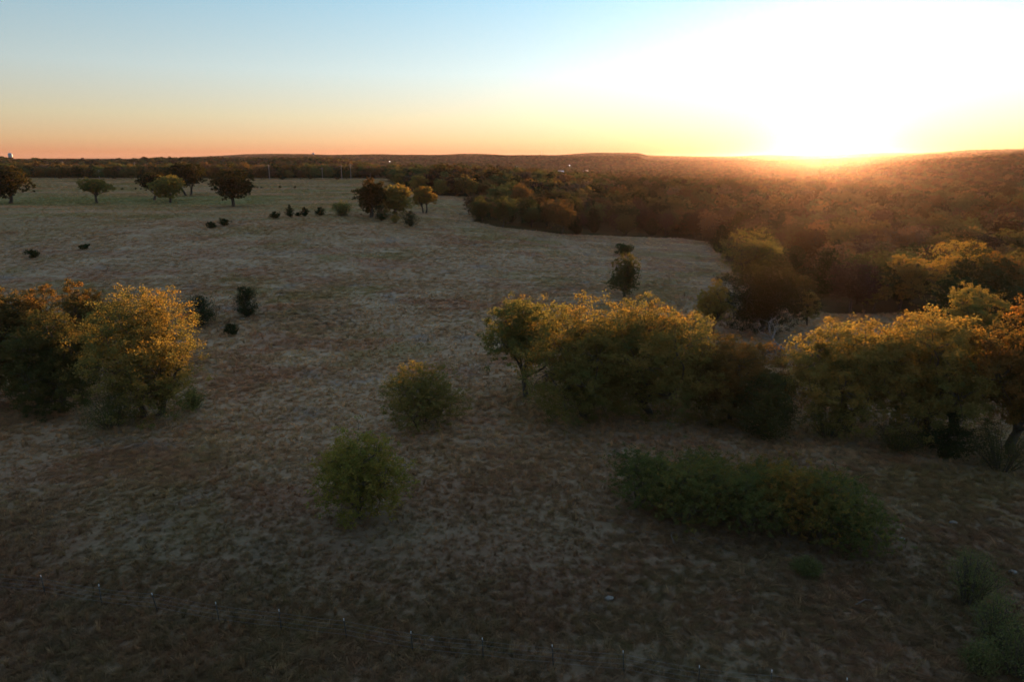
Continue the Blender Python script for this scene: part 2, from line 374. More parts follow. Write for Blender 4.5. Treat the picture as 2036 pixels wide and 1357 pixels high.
def broadleaf(seed, h, w, nleaf, leaf=.20, base=.12, lobes=11, flat=0.0, dens=1.0, trunks=1, thick=1.0, ragged=1.0, tint_mid=.5, leaf_mat='olive', depth=None, twig=True):
    """a broad tree of height h and crown width w: limbs to every bough, leaf sprays on the boughs' outsides"""
    g = np.random.default_rng(seed)
    zb = h*base; hc = h-zb; cz = zb+hc*(.52+.1*flat); rw = w/2; rd = (depth or w)/2; rh = hc/2
    tb = Tubes()
    tr = thick*max(.09, .022*h)*(1.15 if trunks == 1 else .8)
    forks = []
    for k in range(trunks):
        ang = 2*math.pi*k/trunks+g.uniform(0, 1); off = 0 if trunks == 1 else .05*w
        p0 = np.array((math.cos(ang)*off, math.sin(ang)*off, -.3)); p1 = np.array((math.cos(ang)*off*3.5+g.normal()*.06*w, math.sin(ang)*off*3.5+g.normal()*.06*w, zb+hc*.38))
        ln = bend_line(p0, p1, g, 6, .05); tb.add(ln, np.linspace(tr*1.25, tr*.6, 6), 7); forks.append(ln)
    # boughs
    LC = []; LR = []; U = []; lowest = -.55 if base > .15 else -.92
    for i in range(lobes):
        for tr_ in range(40):
            d = sphere_pts(1, g)[0]
            if d[2] < lowest: d[2] *= -1
            q = d*g.uniform(.52, .72)
            if all(np.linalg.norm(q-p) > .44-.005*tr_ for p in U): break
        U.append(q); LC.append(np.array((q[0]*rw, q[1]*rd, cz+q[2]*rh))); LR.append(g.uniform(.33, .47))
    for k in range(3):
        q = sphere_pts(1, g)[0]*.3; LC.append(np.array((q[0]*rw, q[1]*rd, cz+q[2]*rh))); LR.append(.42)
    LC.append(np.array((0, 0, cz))); LR.append(.5)
    pts = []; tnt = []; outs = []
    tot = sum(r*r for r in LR)
    for c, r in zip(LC, LR):
        f = forks[g.integers(len(forks))]; st = f[g.integers(2, len(f))]
        limb = bend_line(st, c, g, 5, .10, .05); tb.add(limb, np.linspace(tr*.5, tr*.16, 5), 5)
        rad = np.array((rw*r, rd*r, min(rh, rw*1.1)*r*1.05))
        nc = max(6, int(52*dens*(r/.4)**2)); ct = g.normal(tint_mid, .13)
        for _ in range(nc):
            d = sphere_pts(1, g)[0]
            if d[2] < -.3 and g.random() < .35: d[2] = -d[2]
            k = g.uniform(.55, 1.0)*(1+.22*ragged*max(0, g.normal()))
            cc = c+d*rad*k
            if g.random() < .25 and twig:
                tb.add(bend_line(c+d*rad*.15, cc, g, 3, .12), np.linspace(tr*.13, .012, 3), 3)
            m = max(4, int((2.6 if leaf == .20 else 1.5)*nleaf*(r*r/tot)/nc)); sp = max(.17, .20*min(rad))*g.uniform(.6, 1.2)
            L_ = g.normal(size=(m, 3))*sp*np.array((.62, .62, .42))
            pts.append(cc+L_); tnt.append(np.full(m, ct+g.normal(0, .14))+g.normal(0, .09, m)); outs.append(np.tile(d, (m, 1)))
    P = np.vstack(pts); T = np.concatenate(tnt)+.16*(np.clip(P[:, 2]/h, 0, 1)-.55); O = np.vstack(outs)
    keep = P[:, 2] > max(.08, .5*zb+.05); P, T, O = P[keep], T[keep], O[keep]
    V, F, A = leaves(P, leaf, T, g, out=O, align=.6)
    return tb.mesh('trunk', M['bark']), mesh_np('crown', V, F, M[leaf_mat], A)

def cedar(seed, h, w, nleaf, leaf=.2, shape=.8, ragged=.5, leaf_mat='cedar', low=.03, lean=0.0):
    """a dense conical juniper: up-swept sprays round one stem"""
    g = np.random.default_rng(seed)
    tb = Tubes(); tr = max(.05, .018*h)
    tb.add(bend_line((0, 0, -.2), (lean*h, 0, h*.96), g, 7, .015), np.linspace(tr*1.3, .012, 7), 6)
    pts = []; tnt = []; outs = []
    nb = max(30, int(26*h*min(2.0, w)/2.0))
    for i in range(nb):
        t = g.random()**1.25; z0 = h*(low+(.93-low)*t)
        prof = (1-t)**shape*min(1, .62+2.4*t)
        r = w/2*prof*(1+ragged*g.normal()*.26)
        r = max(.07*w, r); a = g.uniform(0, 2*math.pi)
        d = np.array((math.cos(a), math.sin(a), g.uniform(.25, .75)))
        s0 = np.array((lean*z0, 0, z0)); e = s0+d*np.array((r, r, r*.9))
        e[2] = min(e[2], h*1.0)
        tb.add(np.array([s0, (s0+e)/2+g.normal(size=3)*.03*r, e]), np.array((tr*.32, tr*.2, .008)), 3)
        m = max(5, int(nleaf/nb*(.35+prof))); k = g.random(m)**.55
        q = s0+(e-s0)*k[:, None]+g.normal(size=(m, 3))*np.array((.16, .16, .15))*max(.35, r)*.75
        pts.append(q); tnt.append(np.full(m, g.normal(.5, .16))+g.normal(0, .12, m)); outs.append(np.tile(d/np.linalg.norm(d), (m, 1)))
    P = np.vstack(pts); T = np.concatenate(tnt); O = np.vstack(outs); keep = P[:, 2] > .02
    V, F, A = leaves(P[keep], leaf, T[keep], g, up=.1, aspect=.45, out=O[keep], align=.2)
    return tb.mesh('trunk', M['bark']), mesh_np('crown', V, F, M[leaf_mat], A)

def bush(seed, h, w, nleaf, leaf=.13, stems=26, leaf_mat='shrub', arch=.5, depth=None, tint_mid=.45):
    """many arching stems from one root, leafed along their upper two thirds"""
    g = np.random.default_rng(seed); tb = Tubes(); pts = []; tnt = []; outs = []
    for i in range(stems):
        a = g.uniform(0, 2*math.pi); rr = math.sqrt(g.random()); hh = h*(1-.45*rr*rr)*g.uniform(.72, 1.08)
        e = np.array((math.cos(a)*w/2*rr, math.sin(a)*(depth or w)/2*rr, hh)); s0 = np.array((e[0]*.22, e[1]*.22, -.1))
        n = 6; t = np.linspace(0, 1, n)[:, None]
        ln = s0+(e-s0)*t; ln[:, 2] += (4*t*(1-t)).ravel()*hh*.18*arch; ln += g.normal(size=(n, 3))*.03*h*t
        tb.add(ln, np.linspace(.03*max(1, h/2.5), .006, n), 4)
        m = int(nleaf/stems); k = .12+.88*g.random(m)**.8
        idx = k*(n-1); i0 = np.clip(idx.astype(int), 0, n-2); fr = (idx-i0)[:, None]
        q = ln[i0]*(1-fr)+ln[i0+1]*fr; sp = (.14+.16*np.sin(np.pi*np.clip(k, 0, 1)))[:, None]*max(.8, w/3.2)
        q = q+g.normal(size=(m, 3))*sp*np.array((1, 1, .75))
        pts.append(q); tnt.append(np.full(m, g.normal(tint_mid, .2))+g.normal(0, .12, m))
    P = np.vstack(pts); T = np.concatenate(tnt); keep = P[:, 2] > .03
    V, F, A = leaves(P[keep], leaf, T[keep], g, up=.3, aspect=.5)
    return tb.mesh('stem', M['bark']), mesh_np('foliage', V, F, M[leaf_mat], A)

def plant(name, loc, meshes, label, cat, group=None, rz=0.0, scale=(1, 1, 1), hue=0):
    e = empty(name, loc, rz); tag(e, label, cat, group); e.scale = scale
    for me in meshes: link(me.name.split('.')[0], me, e).pass_index = hue
    return e

# ------------------------------------------------------------------ the wooded land: where trees stand
def _g(px, py): return hit(px, py)[:2]
EDGE_PX = [(768, 360), (812, 381), (872, 388), (930, 391), (1003, 389), (1010, 412), (950, 421), (943, 441), (1000, 453), (1120, 466), (1250, 471), (1350, 474), (1412, 481),
           (1447, 525), (1500, 580), (1640, 626), (1820, 626), (1880, 655), (2036, 700), (2200, 720)]
EDGE = [_g(*p) for p in EDGE_PX]
POLY = np.array(EDGE+[(900, 60), (1200, 1200), (0, 1200), (-90, 560)])
def inside(x, y, P=POLY):
    x = np.asarray(x, float); y = np.asarray(y, float); c = np.zeros(x.shape, bool)
    for (x1, y1), (x2, y2) in zip(P, np.roll(P, -1, axis=0)):
        if y1 == y2: continue
        c ^= ((y1 > y) != (y2 > y)) & (x < (x2-x1)*(y-y1)/(y2-y1)+x1)
    return c
def wooded(x, y):
    x = np.asarray(x, float); y = np.asarray(y, float); r = np.hypot(x, y)
    w = inside(x, y) | ((y > 512+.02*x) & (x < 20)) | (r > 1100)
    az = np.degrees(np.arctan2(x, y))
    clear = (vnoise(x, y, 170, 3) > .70) & (r > 900) & (r < 2400) & (az > -14) & (az < 9)
    clear |= (r > 1500) & (r < 1900) & (az > 1.5) & (az < 6.5) & (vnoise(x, y, 90, 4) > .42)
    return w & ~clear & (y > 40)

# ------------------------------------------------------------------ ground: one sheet to the horizon
def axis(lo, hi, dense_lo, dense_hi, step):
    a = list(np.arange(dense_lo, dense_hi+.1, step)); s = step
    while a[-1] < hi: s *= 1.07; a.append(a[-1]+s)
    s = step
    while a[0] > lo: s *= 1.12; a.insert(0, a[0]-s)
    return np.array(a)
def axis_sym(hi, dense, step, k=1.07):
    a = list(np.arange(0, dense+.1, step)); s = step
    while a[-1] < hi: s *= k; a.append(a[-1]+s)
    return np.array([-v for v in a[:0:-1]]+a)
gx = axis_sym(8000, 120, 1.2, 1.06); gy = axis(-8000, 8000, 20, 240, 1.2)
# finer steps on the far ridges so that skylines stay smooth
gx = np.unique(np.concatenate([gx, np.arange(-3000, 4500, 60.)])); gy = np.unique(np.concatenate([gy, np.arange(900, 7000, 60.)]))
X, Y = np.meshgrid(gx, gy); Z = H(X, Y)
V = np.stack([X, Y, Z], -1).reshape(-1, 3); nx, ny = len(gx), len(gy)
i = (np.arange(ny-1)[:, None]*nx+np.arange(nx-1)[None]).ravel()
ground_me = mesh_np('ground', V, np.stack([i, i+1, i+nx+1, i+nx], 1), M['ground'], smooth=True)
wa = ground_me.attributes.new('wood', 'FLOAT', 'POINT'); wa.data.foreach_set('value', wooded(X, Y).astype(np.float32).ravel())
ground = link('ground', ground_me); ground['kind'] = 'structure'; ground['label'] = 'dry autumn meadow rolling down into a wooded valley'

# ------------------------------------------------------------------ trees placed by foot, top and width as the photograph shows them
def dims(px, base, top, wpx, y=None):
    x, yy, z, t = hit(px, base) if y is None else (*at_depth(px, y), y/math.cos(PITCH))
    d = ray(px, top); k = yy/d[1]; ztop = CAM_H+k*d[2]
    return (x, yy, z-.05), max(.4, ztop-z), wpx/FPX*t
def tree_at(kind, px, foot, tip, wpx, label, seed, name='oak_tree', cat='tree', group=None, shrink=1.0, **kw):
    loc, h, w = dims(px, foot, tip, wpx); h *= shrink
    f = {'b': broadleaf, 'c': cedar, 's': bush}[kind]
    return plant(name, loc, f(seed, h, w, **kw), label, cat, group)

# main clump in the middle
tree_at('b', 1046, 792, 594, 196, 'dark-leaved tree with bare leaning trunk, leftmost of the clump mid-meadow', 1, nleaf=13000, leaf_mat='olive', base=.22, lobes=10, tint_mid=.35, ragged=1.3)
tree_at('b', 1165, 834, 604, 275, 'olive tree with low hanging boughs in the middle clump, beside the leaning dark one', 2, nleaf=24000, base=-.10, lobes=18, tint_mid=.62)
tree_at('b', 1295, 826, 590, 285, 'tallest olive tree of the middle clump with a sunlit golden top', 3, nleaf=26000, base=-.10, lobes=18, tint_mid=.6)
tree_at('b', 1450, 838, 672, 225, 'lower rust-tinged tree at the downhill end of the middle clump', 4, nleaf=16000, base=-.10, lobes=14, tint_mid=.5, leaf_mat='rust')
tree_at('c', 1520, 872, 742, 130, 'dark bushy cedar at the foot of the rust-tinged tree', 5, 'cedar_tree', nleaf=11000, shape=.42, leaf=.22, leaf_mat='oakdark')
tree_at('b', 1414, 668, 562, 84, 'slim yellow-topped sapling behind the middle clump, beside the round dark tree', 6, 'young_tree', nleaf=6000, base=.06, lobes=7, leaf_mat='gold', tint_mid=.75, ragged=1.4)
tree_at('b', 1515, 662, 520, 205, 'round dark green tree behind the pile of dead branches', 7, 'broad_cedar', nleaf=17000, base=-.12, lobes=17, leaf_mat='oakdeep', tint_mid=.4, ragged=.6)
tree_at('b', 1603, 648, 578, 62, 'small pale olive sapling beside the round dark green tree', 8, 'young_tree', nleaf=3500, base=.12, lobes=6, tint_mid=.6)
# right hand clump
tree_at('b', 1682, 862, 640, 280, 'golden olive tree on the near side of the gap with the dead branches', 9, nleaf=22000, base=.0, lobes=16, leaf_mat='gold', tint_mid=.52)
tree_at('b', 1838, 880, 622, 275, 'big olive-gold tree with dark lower boughs at the meadow corner', 10, nleaf=24000, base=.0, lobes=16, leaf_mat='gold', tint_mid=.42)
tree_at('b', 2010, 905, 592, 240, 'rust-brown tree cut by the frame edge beside the big olive-gold tree', 11, nleaf=20000, base=.12, lobes=12, leaf_mat='rust', tint_mid=.55, ragged=1.2)
tree_at('b', 1905, 742, 575, 150, 'yellow-topped tree rising behind the big olive-gold tree', 12, nleaf=12000, base=.1, lobes=10, leaf_mat='gold', tint_mid=.5)
tree_at('s', 1645, 868, 790, 110, 'brown-green undergrowth bush under the golden olive tree', 13, 'shrub', 'bush', nleaf=4500)
tree_at('s', 1785, 895, 832, 120, 'low tangled bush at the foot of the big olive-gold tree', 14, 'shrub', 'bush', nleaf=4500, leaf_mat='oakdark')
tree_at('c', 1880, 915, 815, 110, 'dark drooping cedar under the big olive-gold tree', 15, 'cedar_tree', nleaf=6000, shape=.6, ragged=1.1)
tree_at('s', 1990, 935, 830, 150, 'dark bush in the shade at the frame edge under the rust-brown tree', 16, 'shrub', 'bush', nleaf=6500, leaf_mat='oakdark')
# left hand clump
tree_at('b', -20, 812, 560, 180, 'dark tree with orange-lit top cut by the left frame edge', 17, nleaf=18000, base=-.06, lobes=15, leaf_mat='rust', tint_mid=.28)
tree_at('b', 92, 790, 556, 170, 'dark oak with rounded orange-lit top, second in the left clump', 18, nleaf=18000, base=-.06, lobes=15, leaf_mat='rust', tint_mid=.3)
tree_at('b', 192, 758, 560, 130, 'dark orange-topped oak half hidden behind the yellow tree', 19, nleaf=13000, base=.06, lobes=10, leaf_mat='rust', tint_mid=.35)
tree_at('b', 118, 822, 630, 190, 'low dark green tree in front of the orange-topped oaks', 20, nleaf=17000, base=-.08, lobes=15, leaf_mat='oakdark', tint_mid=.55)
tree_at('b', 298, 832, 566, 235, 'big thinning yellow-gold tree at the right end of the left clump', 21, nleaf=20000, base=-.05, lobes=19, leaf_mat='gold', tint_mid=.42, ragged=1.4, leaf=.20, trunks=2)
tree_at('b', 322, 824, 742, 70, 'small bright gold sapling in front of the thinning yellow tree', 22, 'young_tree', nleaf=3500, base=.1, lobes=6, leaf_mat='gold', tint_mid=.8, leaf=.16)
tree_at('s', 222, 852, 768, 125, 'dark green bush at the foot of the thinning yellow tree', 23, 'shrub', 'bush', nleaf=6500, leaf_mat='shrub', tint_mid=.2)
tree_at('s', 386, 812, 772, 58, 'little green bush right of the bright gold sapling', 24, 'shrub', 'bush', nleaf=2600, tint_mid=.3)
tree_at('c', 402, 650, 585, 78, 'ragged dark cedar sprawling behind the thinning yellow tree', 25, 'cedar_tree', nleaf=6000, shape=.55, ragged=1.5)
tree_at('c', 491, 630, 566, 56, 'upright dark cedar standing alone left of the curved wheel tracks', 26, 'cedar_tree', nleaf=6500, shape=.40, ragged=.8)
tree_at('c', 461, 667, 643, 32, 'knee-high cedar below the upright dark cedar', 27, 'cedar_bush', 'bush', nleaf=1800, shape=.5)
# lone bushes in the meadow
tree_at('b', 838, 845, 726, 175, 'round bush with orange top leaves and grey twigs in the open meadow', 28, 'shrub', 'bush', nleaf=15000, base=-.10, lobes=15, leaf_mat='olive', tint_mid=.6, leaf=.17, ragged=1.5, trunks=3)
tree_at('b', 718, 1035, 856, 190, 'yellow-green sapling standing alone nearest in the meadow', 29, 'young_tree', nleaf=19000, base=-.06, lobes=18, leaf_mat='lime', tint_mid=.68, leaf=.145, ragged=1.2)
tree_at('b', 1240, 592, 500, 64, 'tall dark cedar in the open meadow behind the middle clump', 30, 'cedar_tree', nleaf=8000, base=-.14, lobes=15, leaf=.25, ragged=1.2, leaf_mat='oakdark', tint_mid=.6)
tree_at('b', 1242, 506, 483, 44, 'low round bush just beyond the tall meadow cedar', 31, 'shrub', 'bush', nleaf=3500, base=-.2, lobes=9, leaf_mat='oakdark', leaf=.28, tint_mid=.4)

# upper field oaks
UF = dict(leaf=.55, thick=1.6)
tree_at('b', 22, 405, 331, 100, 'big dark reddish oak cut by the left frame edge on the upper field', 32, nleaf=12600, base=.10, lobes=13, leaf_mat='oakdeep', tint_mid=.5, flat=.3, **UF)
tree_at('b', 194, 405, 355, 66, 'small umbrella-shaped oak standing alone on the upper field', 33, nleaf=5320, base=.26, lobes=9, leaf_mat='olive', tint_mid=.55, ragged=1.3, **UF)
tree_at('b', 339, 403, 348, 78, 'round golden-lit oak in front of a darker one on the upper field', 34, nleaf=7699, base=.14, lobes=11, leaf_mat='gold', tint_mid=.3, **UF)
tree_at('b', 306, 398, 343, 58, 'darker oak half hidden behind the golden-lit round oak', 35, nleaf=5320, base=.16, lobes=9, leaf_mat='oakdeep', **UF)
tree_at('b', 375, 389, 322, 78, 'large dark twin-trunked oak farther back on the upper field', 36, nleaf=9800, base=.16, lobes=12, leaf_mat='oakdeep', trunks=2, tint_mid=.35, **UF)
tree_at('b', 464, 411, 334, 92, 'largest spreading oak of the upper field with thick trunk and sky gaps', 37, nleaf=10500, base=.12, lobes=13, leaf_mat='oakdeep', tint_mid=.5, ragged=1.4, **UF)
# grove on the break of slope
tree_at('b', 738, 432, 361, 66, 'dark oak at the left of the grove on the slope break', 38, nleaf=6000, base=.06, lobes=11, leaf_mat='oakdeep', tint_mid=.6, **UF)
tree_at('b', 787, 430, 368, 76, 'yellow-green tree in the middle of the grove on the slope break', 39, nleaf=6500, base=.04, lobes=12, leaf_mat='olive', tint_mid=.6, **UF)
tree_at('b', 845, 424, 371, 56, 'round orange-topped tree on twin trunks at the right of the slope grove', 40, nleaf=4800, base=.18, lobes=9, leaf_mat='olive', tint_mid=.85, trunks=2, **UF)
for k, (px, b, t, w, lab) in enumerate([
    (758, 439, 406, 30, 'pointed green cedar in front of the slope grove'), (816, 451, 417, 32, 'dark egg-shaped cedar nearest of the slope grove'),
    (577, 432, 405, 17, 'tallest narrow cedar in the row along the slope break'), (548, 434, 420, 19, 'short squat cedar left of the tallest narrow one'),
    (606, 430, 411, 19, 'pointed cedar just right of the tallest narrow one'), (637, 429, 411, 20, 'lopsided cedar between the pointed one and the feathery bush'),
    (447, 449, 434, 20, 'spiky low cedar below the spreading oak'), (421, 454, 440, 15, 'smallest thin cedar at the left of the spiky low one'),
    (593, 430, 422, 8, 'knee-high cedar beside the pointed cedar'), (65, 514, 497, 28, 'wide low cedar alone at the left side of the meadow'), (168, 496, 487, 22, 'flat dark cedar beyond the wide low one')]):
    tree_at('c', px, b, t, w, lab, 50+k, 'cedar_tree' if b-t > 14 else 'cedar_bush', 'tree' if b-t > 14 else 'bush', 'cedars on the slope break', nleaf=2600, shape=.7 if k not in (2, 4) else .95, leaf=.3, ragged=1.6)
tree_at('s', 680, 429, 397, 44, 'feathery round green bush left of the slope grove', 62, 'shrub', 'bush', nleaf=3500, leaf=.3, tint_mid=.3)
tree_at('s', 786, 444, 424, 20, 'thin pale bush between two cedars of the slope grove', 63, 'shrub', 'bush', nleaf=900, leaf=.28, tint_mid=.85)
for k, (px, b, t, w) in enumerate([(557, 374, 369, 7), (587, 374, 370, 5), (243, 378, 373, 6), (512, 374, 371, 4), (520, 374, 372, 4)]):
    tree_at('s', px, b, t, w, ['dark tussock of brush below the crossarm pole on the upper field', 'smaller dark tussock right of the one below the crossarm pole', 'lone dark tussock between the umbrella oak and the golden-lit oak',
            'dark speck of brush just right of the spreading oak', 'second dark speck of brush right of the spreading oak'][k], 70+k, 'brush_tussock', 'bush', 'tussocks on the upper field', nleaf=160, leaf=.5, stems=9, leaf_mat='oakdark')

# trees in front of the wood beyond the right clump, and along the upper wood's edge
front = [(1690, 622, 528, 112, 'grey-brown half bare tree beyond the dead branches', 'dryleaf'), (1736, 618, 545, 66, 'slim olive tree on two stems right of the grey-brown half bare tree', 'olive'),
         (1788, 616, 512, 92, 'orange tree on a single stem at the wood edge', 'gold'), (1890, 618, 475, 190, 'broad orange-olive tree at the wood edge behind the yellow-topped one', 'gold'),
         (1985, 628, 500, 130, 'rust tree at the wood edge by the frame edge', 'rust'), (1480, 560, 452, 120, 'dark olive tree at the meadow tip where the wood edge turns', 'olive'),
         (1000, 452, 388, 40, 'pointed dark green tree at the tip of the wood spur', 'oakdark'), (958, 440, 391, 44, 'spiky cedar-like tree ending the wood spur', 'oakdark')]
for k, (px, b, t, w, lab, mt) in enumerate(front):
    tree_at('b', px, b, t, w, lab, 80+k, 'edge_tree', nleaf=7500 if w > 80 else 4000, leaf=.3, base=.14 if k in (0, 1, 2) else .05, lobes=10, leaf_mat=mt, tint_mid=.45, ragged=1.3, dens=.9)
upper = [(833, 384, 346, 44, 'orange-yellow tree at the foot of the upper wood, left of the gap', 'gold'), (862, 380, 349, 36, 'amber tree right of the orange-yellow one below the upper wood', 'gold'),
         (880, 389, 352, 40, 'green round tree below the amber tree', 'olive'), (906, 389, 354, 42, 'wide pale green tree at the upper wood foot', 'olive'), (795, 371, 345, 34, 'olive tree with dark base right of the white truck', 'olive'), (935, 392, 356, 40, 'dull olive tree closing the grassy gap', 'olive')]
for k, (px, b, t, w, lab, mt) in enumerate(upper):
    tree_at('b', px, b, t, w, lab, 95+k, 'edge_tree', nleaf=2600, leaf=.6, base=.05, lobes=9, leaf_mat=mt, tint_mid=.5, ragged=1.2)

# ------------------------------------------------------------------ the wood: the 300 that show largest stand singly, the rest is one mass
MID = [broadleaf(200+k, 9.2, 8.6+.5*(k % 3), 3600, leaf=.42, base=.07, lobes=11+k % 3, leaf_mat='forest', ragged=1.1+.1*k, dens=.8, tint_mid=.5, twig=False) for k in range(5)]
MID += [cedar(210+k, 8.2, 5.2, 2600, leaf=.42, shape=.45, leaf_mat='cedar', ragged=.9) for k in range(2)]
MID += [broadleaf(220+k, 9.0, 7.5, 1800, leaf=.34, base=.15, lobes=12, leaf_mat='dryleaf', ragged=1.4, dens=.9, tint_mid=.5) for k in range(1)]
def wood_points(r0, r1, s):
    xs = np.arange(-r1, r1, s); P = []
    gx_, gy_ = np.meshgrid(xs, np.arange(0, r1, s))
    x = (gx_+rng.uniform(-.42, .42, gx_.shape)*s).ravel(); y = (gy_+rng.uniform(-.42, .42, gx_.shape)*s).ravel()
    r = np.hypot(x, y); a = np.abs(np.degrees(np.arctan2(x, y)))
    k = (r >= r0) & (r < r1) & (a < 44) & wooded(x, y)
    return np.stack([x[k], y[k]], 1)
W = wood_points(60, 700, 8.2)
W = W[np.argsort(np.hypot(W[:, 0], W[:, 1]))]
vis = np.abs(W[:, 0])/np.maximum(W[:, 1], 1) < .82
near = W[vis][:255]
rest = np.vstack([W[vis][255:], W[~vis]])
near_r = float(np.hypot(*near[-1]))
KIND = [('wood_tree', 'autumn-coloured tree'), ('cedar_tree', 'dark cedar'), ('bare_tree', 'grey bare tree')]
for k, (x, y) in enumerate(near):
    q = rng.random(); idx = int(rng.integers(5)) if q < .74 else (5+int(rng.integers(2)) if q < .9 else 7)
    kd = 0 if idx < 5 else (1 if idx < 7 else 2)
    s = float(rng.uniform(.66, 1.2)); sz = 'low' if s < .84 else ('tall' if s > 1.02 else 'mid-sized')
    azd = math.degrees(math.atan2(x, y)); edge = not bool(inside(np.array([x+.10*x-7]), np.array([y-12.0]))[0])
    zn = ('on the far meadow spur' if azd < 6 else 'along the far meadow edge' if azd < 15.5 else 'left of the sun' if azd < 22 else 'straight below the sun' if azd < 28 else 'right of the sun' if azd < 33 else 'by the right frame edge')
    row = 'front row' if edge else 'farther in'
    hue = int(rng.integers(1, 101)); cn = KIND[kd][1] if kd else ('dark green' if hue < 20 else 'olive-green' if hue < 42 else 'olive-brown' if hue < 62 else 'tawny gold' if hue < 80 else 'rusty brown')+' tree'
    e = plant(KIND[kd][0], (x, y, float(H(x, y))-.1), MID[idx], f'{sz} {cn} in the wood, {row}, {zn}', 'tree', f'{KIND[kd][1]}s of the wood', float(rng.uniform(0, 6.28)),
              (s*float(rng.uniform(.9, 1.2)), s*float(rng.uniform(.9, 1.2)), s*float(rng.uniform(.85, 1.1))), hue)
# trees of the hedgerow that closes the upper field
hedge_px = np.linspace(-30, 705, 44)
for k, px in enumerate(hedge_px):
    yy = 486+rng.uniform(-4, 6)-.02*px+(14 if k % 2 else 0); x, y, z = at_depth(px+rng.uniform(-5, 5), yy)
    idx = int(rng.integers(5)) if k % 3 else 5+k % 2; s = float(rng.uniform(.62, .95))
    seg = next(t for lim, t in ((70, 'behind the big dark reddish oak'), (160, 'left of the umbrella oak'), (240, 'behind the umbrella oak'), (300, 'left of the golden-lit oak'), (420, 'behind the twin-trunked oak'),
               (500, 'behind the spreading oak'), (600, 'by the crossarm pole'), (690, 'left of the tall pole pair'), (999, 'beside the white truck')) if px < lim)
    plant('hedgerow_tree', (x, y, z-.1), MID[idx], f"{'taller' if s > .79 else 'lower'} {'tree' if idx < 5 else 'cedar'} in the {'rear' if k % 2 else 'front'} of the dark hedgerow, {seg}", 'tree', 'hedgerow trees of the upper field', float(rng.uniform(0, 6)), (s*1.15, s*1.15, s), int(rng.integers(1, 101)))

LOWCOL = bpy.data.collections.new('tree_prototypes')      # not linked: sources of the far wood only
def proto(name, meshes):
    Vs, Fs, Ts = [], [], []; n = 0
    me = meshes
    o = bpy.data.objects.new(name, me); LOWCOL.objects.link(o)
for k in range(4): proto(f'a{k}', broadleaf(300+k, 9.0, 9.0, 900, leaf=.85, base=.03, lobes=10, leaf_mat='forest', ragged=1.0, dens=.45, twig=False)[1])
proto('a4', cedar(310, 8.0, 5.6, 700, leaf=.8, shape=.45, leaf_mat='cedar')[1])
for k in range(3): proto(f'b{k}', broadleaf(320+k, 8.5, 9.5, 190, leaf=2.0, base=.0, lobes=7, leaf_mat='forest', ragged=.8, dens=.22, twig=False)[1])
pts = [rest]
r = 700.0
while r < 6600:
    s = max(7.4, r*.0058); r2 = r*1.12
    if not (3450 < r < 5200):
        n_az = int(R(84)*r/s); n_r = max(1, int((r2-r)/s))
        az = (np.arange(n_az)+.5)/n_az*R(84)-R(42)
        A, B = np.meshgrid(az, r+(np.arange(n_r)+.5)/n_r*(r2-r)); A = A+rng.uniform(-.45, .45, A.shape)*s/r; B = B+rng.uniform(-.45, .45, A.shape)*s
        x = (B*np.sin(A)).ravel(); y = (B*np.cos(A)).ravel(); k = wooded(x, y); pts.append(np.stack([x[k], y[k]], 1))
    r = r2
PW = np.vstack(pts); rr = np.hypot(PW[:, 0], PW[:, 1])

def instancer(name, P, scale, rot, idx, collection):
    """one object of kind stuff: copies of a collection's members on points"""
    me = bpy.data.meshes.new(name); me.vertices.add(len(P)); me.vertices.foreach_set('co', np.asarray(P, np.float32).ravel())
    for nm, tp, v in (('s', 'FLOAT_VECTOR', scale), ('rot', 'FLOAT_VECTOR', rot), ('pick', 'INT', idx)):
        a = me.attributes.new(nm, tp, 'POINT')
        a.data.foreach_set('vector' if tp == 'FLOAT_VECTOR' else 'value', np.asarray(v, np.float32 if tp != 'INT' else np.int32).ravel())
    me.update()
    o = link(name, me); o['kind'] = 'stuff'
    ng = bpy.data.node_groups.new(name+'_nodes', 'GeometryNodeTree')
    ng.interface.new_socket('Geometry', in_out='INPUT', socket_type='NodeSocketGeometry'); ng.interface.new_socket('Geometry', in_out='OUTPUT', socket_type='NodeSocketGeometry')
    N = ng.nodes; L = ng.links; gi = N.new('NodeGroupInput'); go = N.new('NodeGroupOutput')
    ci = N.new('GeometryNodeCollectionInfo'); ci.inputs['Collection'].default_value = collection; ci.inputs['Separate Children'].default_value = True; ci.inputs['Reset Children'].default_value = True
    ip = N.new('GeometryNodeInstanceOnPoints'); ip.inputs['Pick Instance'].default_value = True
    def attr(nm, tp):
        a = N.new('GeometryNodeInputNamedAttribute'); a.data_type = tp; a.inputs[0].default_value = nm; return a.outputs[0]
    L.new(gi.outputs[0], ip.inputs['Points']); L.new(ci.outputs[0], ip.inputs['Instance']); L.new(attr('pick', 'INT'), ip.inputs['Instance Index'])
    er = N.new('FunctionNodeEulerToRotation'); L.new(attr('rot', 'FLOAT_VECTOR'), er.inputs[0]); L.new(er.outputs[0], ip.inputs['Rotation']); L.new(attr('s', 'FLOAT_VECTOR'), ip.inputs['Scale'])
    L.new(ip.outputs[0], go.inputs[0])
    md = o.modifiers.new('copies', 'NODES'); md.node_group = ng
    return o
n = len(PW); s0 = np.maximum(1.05, rr*.0058/7.4)*rng.uniform(.62, 1.2, n)
scl = np.stack([s0*rng.uniform(.9, 1.25, n), s0*rng.uniform(.9, 1.25, n), np.minimum(s0, 1.35)*rng.uniform(.8, 1.1, n)], 1)
rt = np.stack([np.zeros(n), np.zeros(n), rng.uniform(0, 6.28, n)], 1)
pick = np.where(rr < 900, np.where(rng.random(n) < .14, 4, rng.integers(0, 4, n)), 5+rng.integers(0, 3, n))
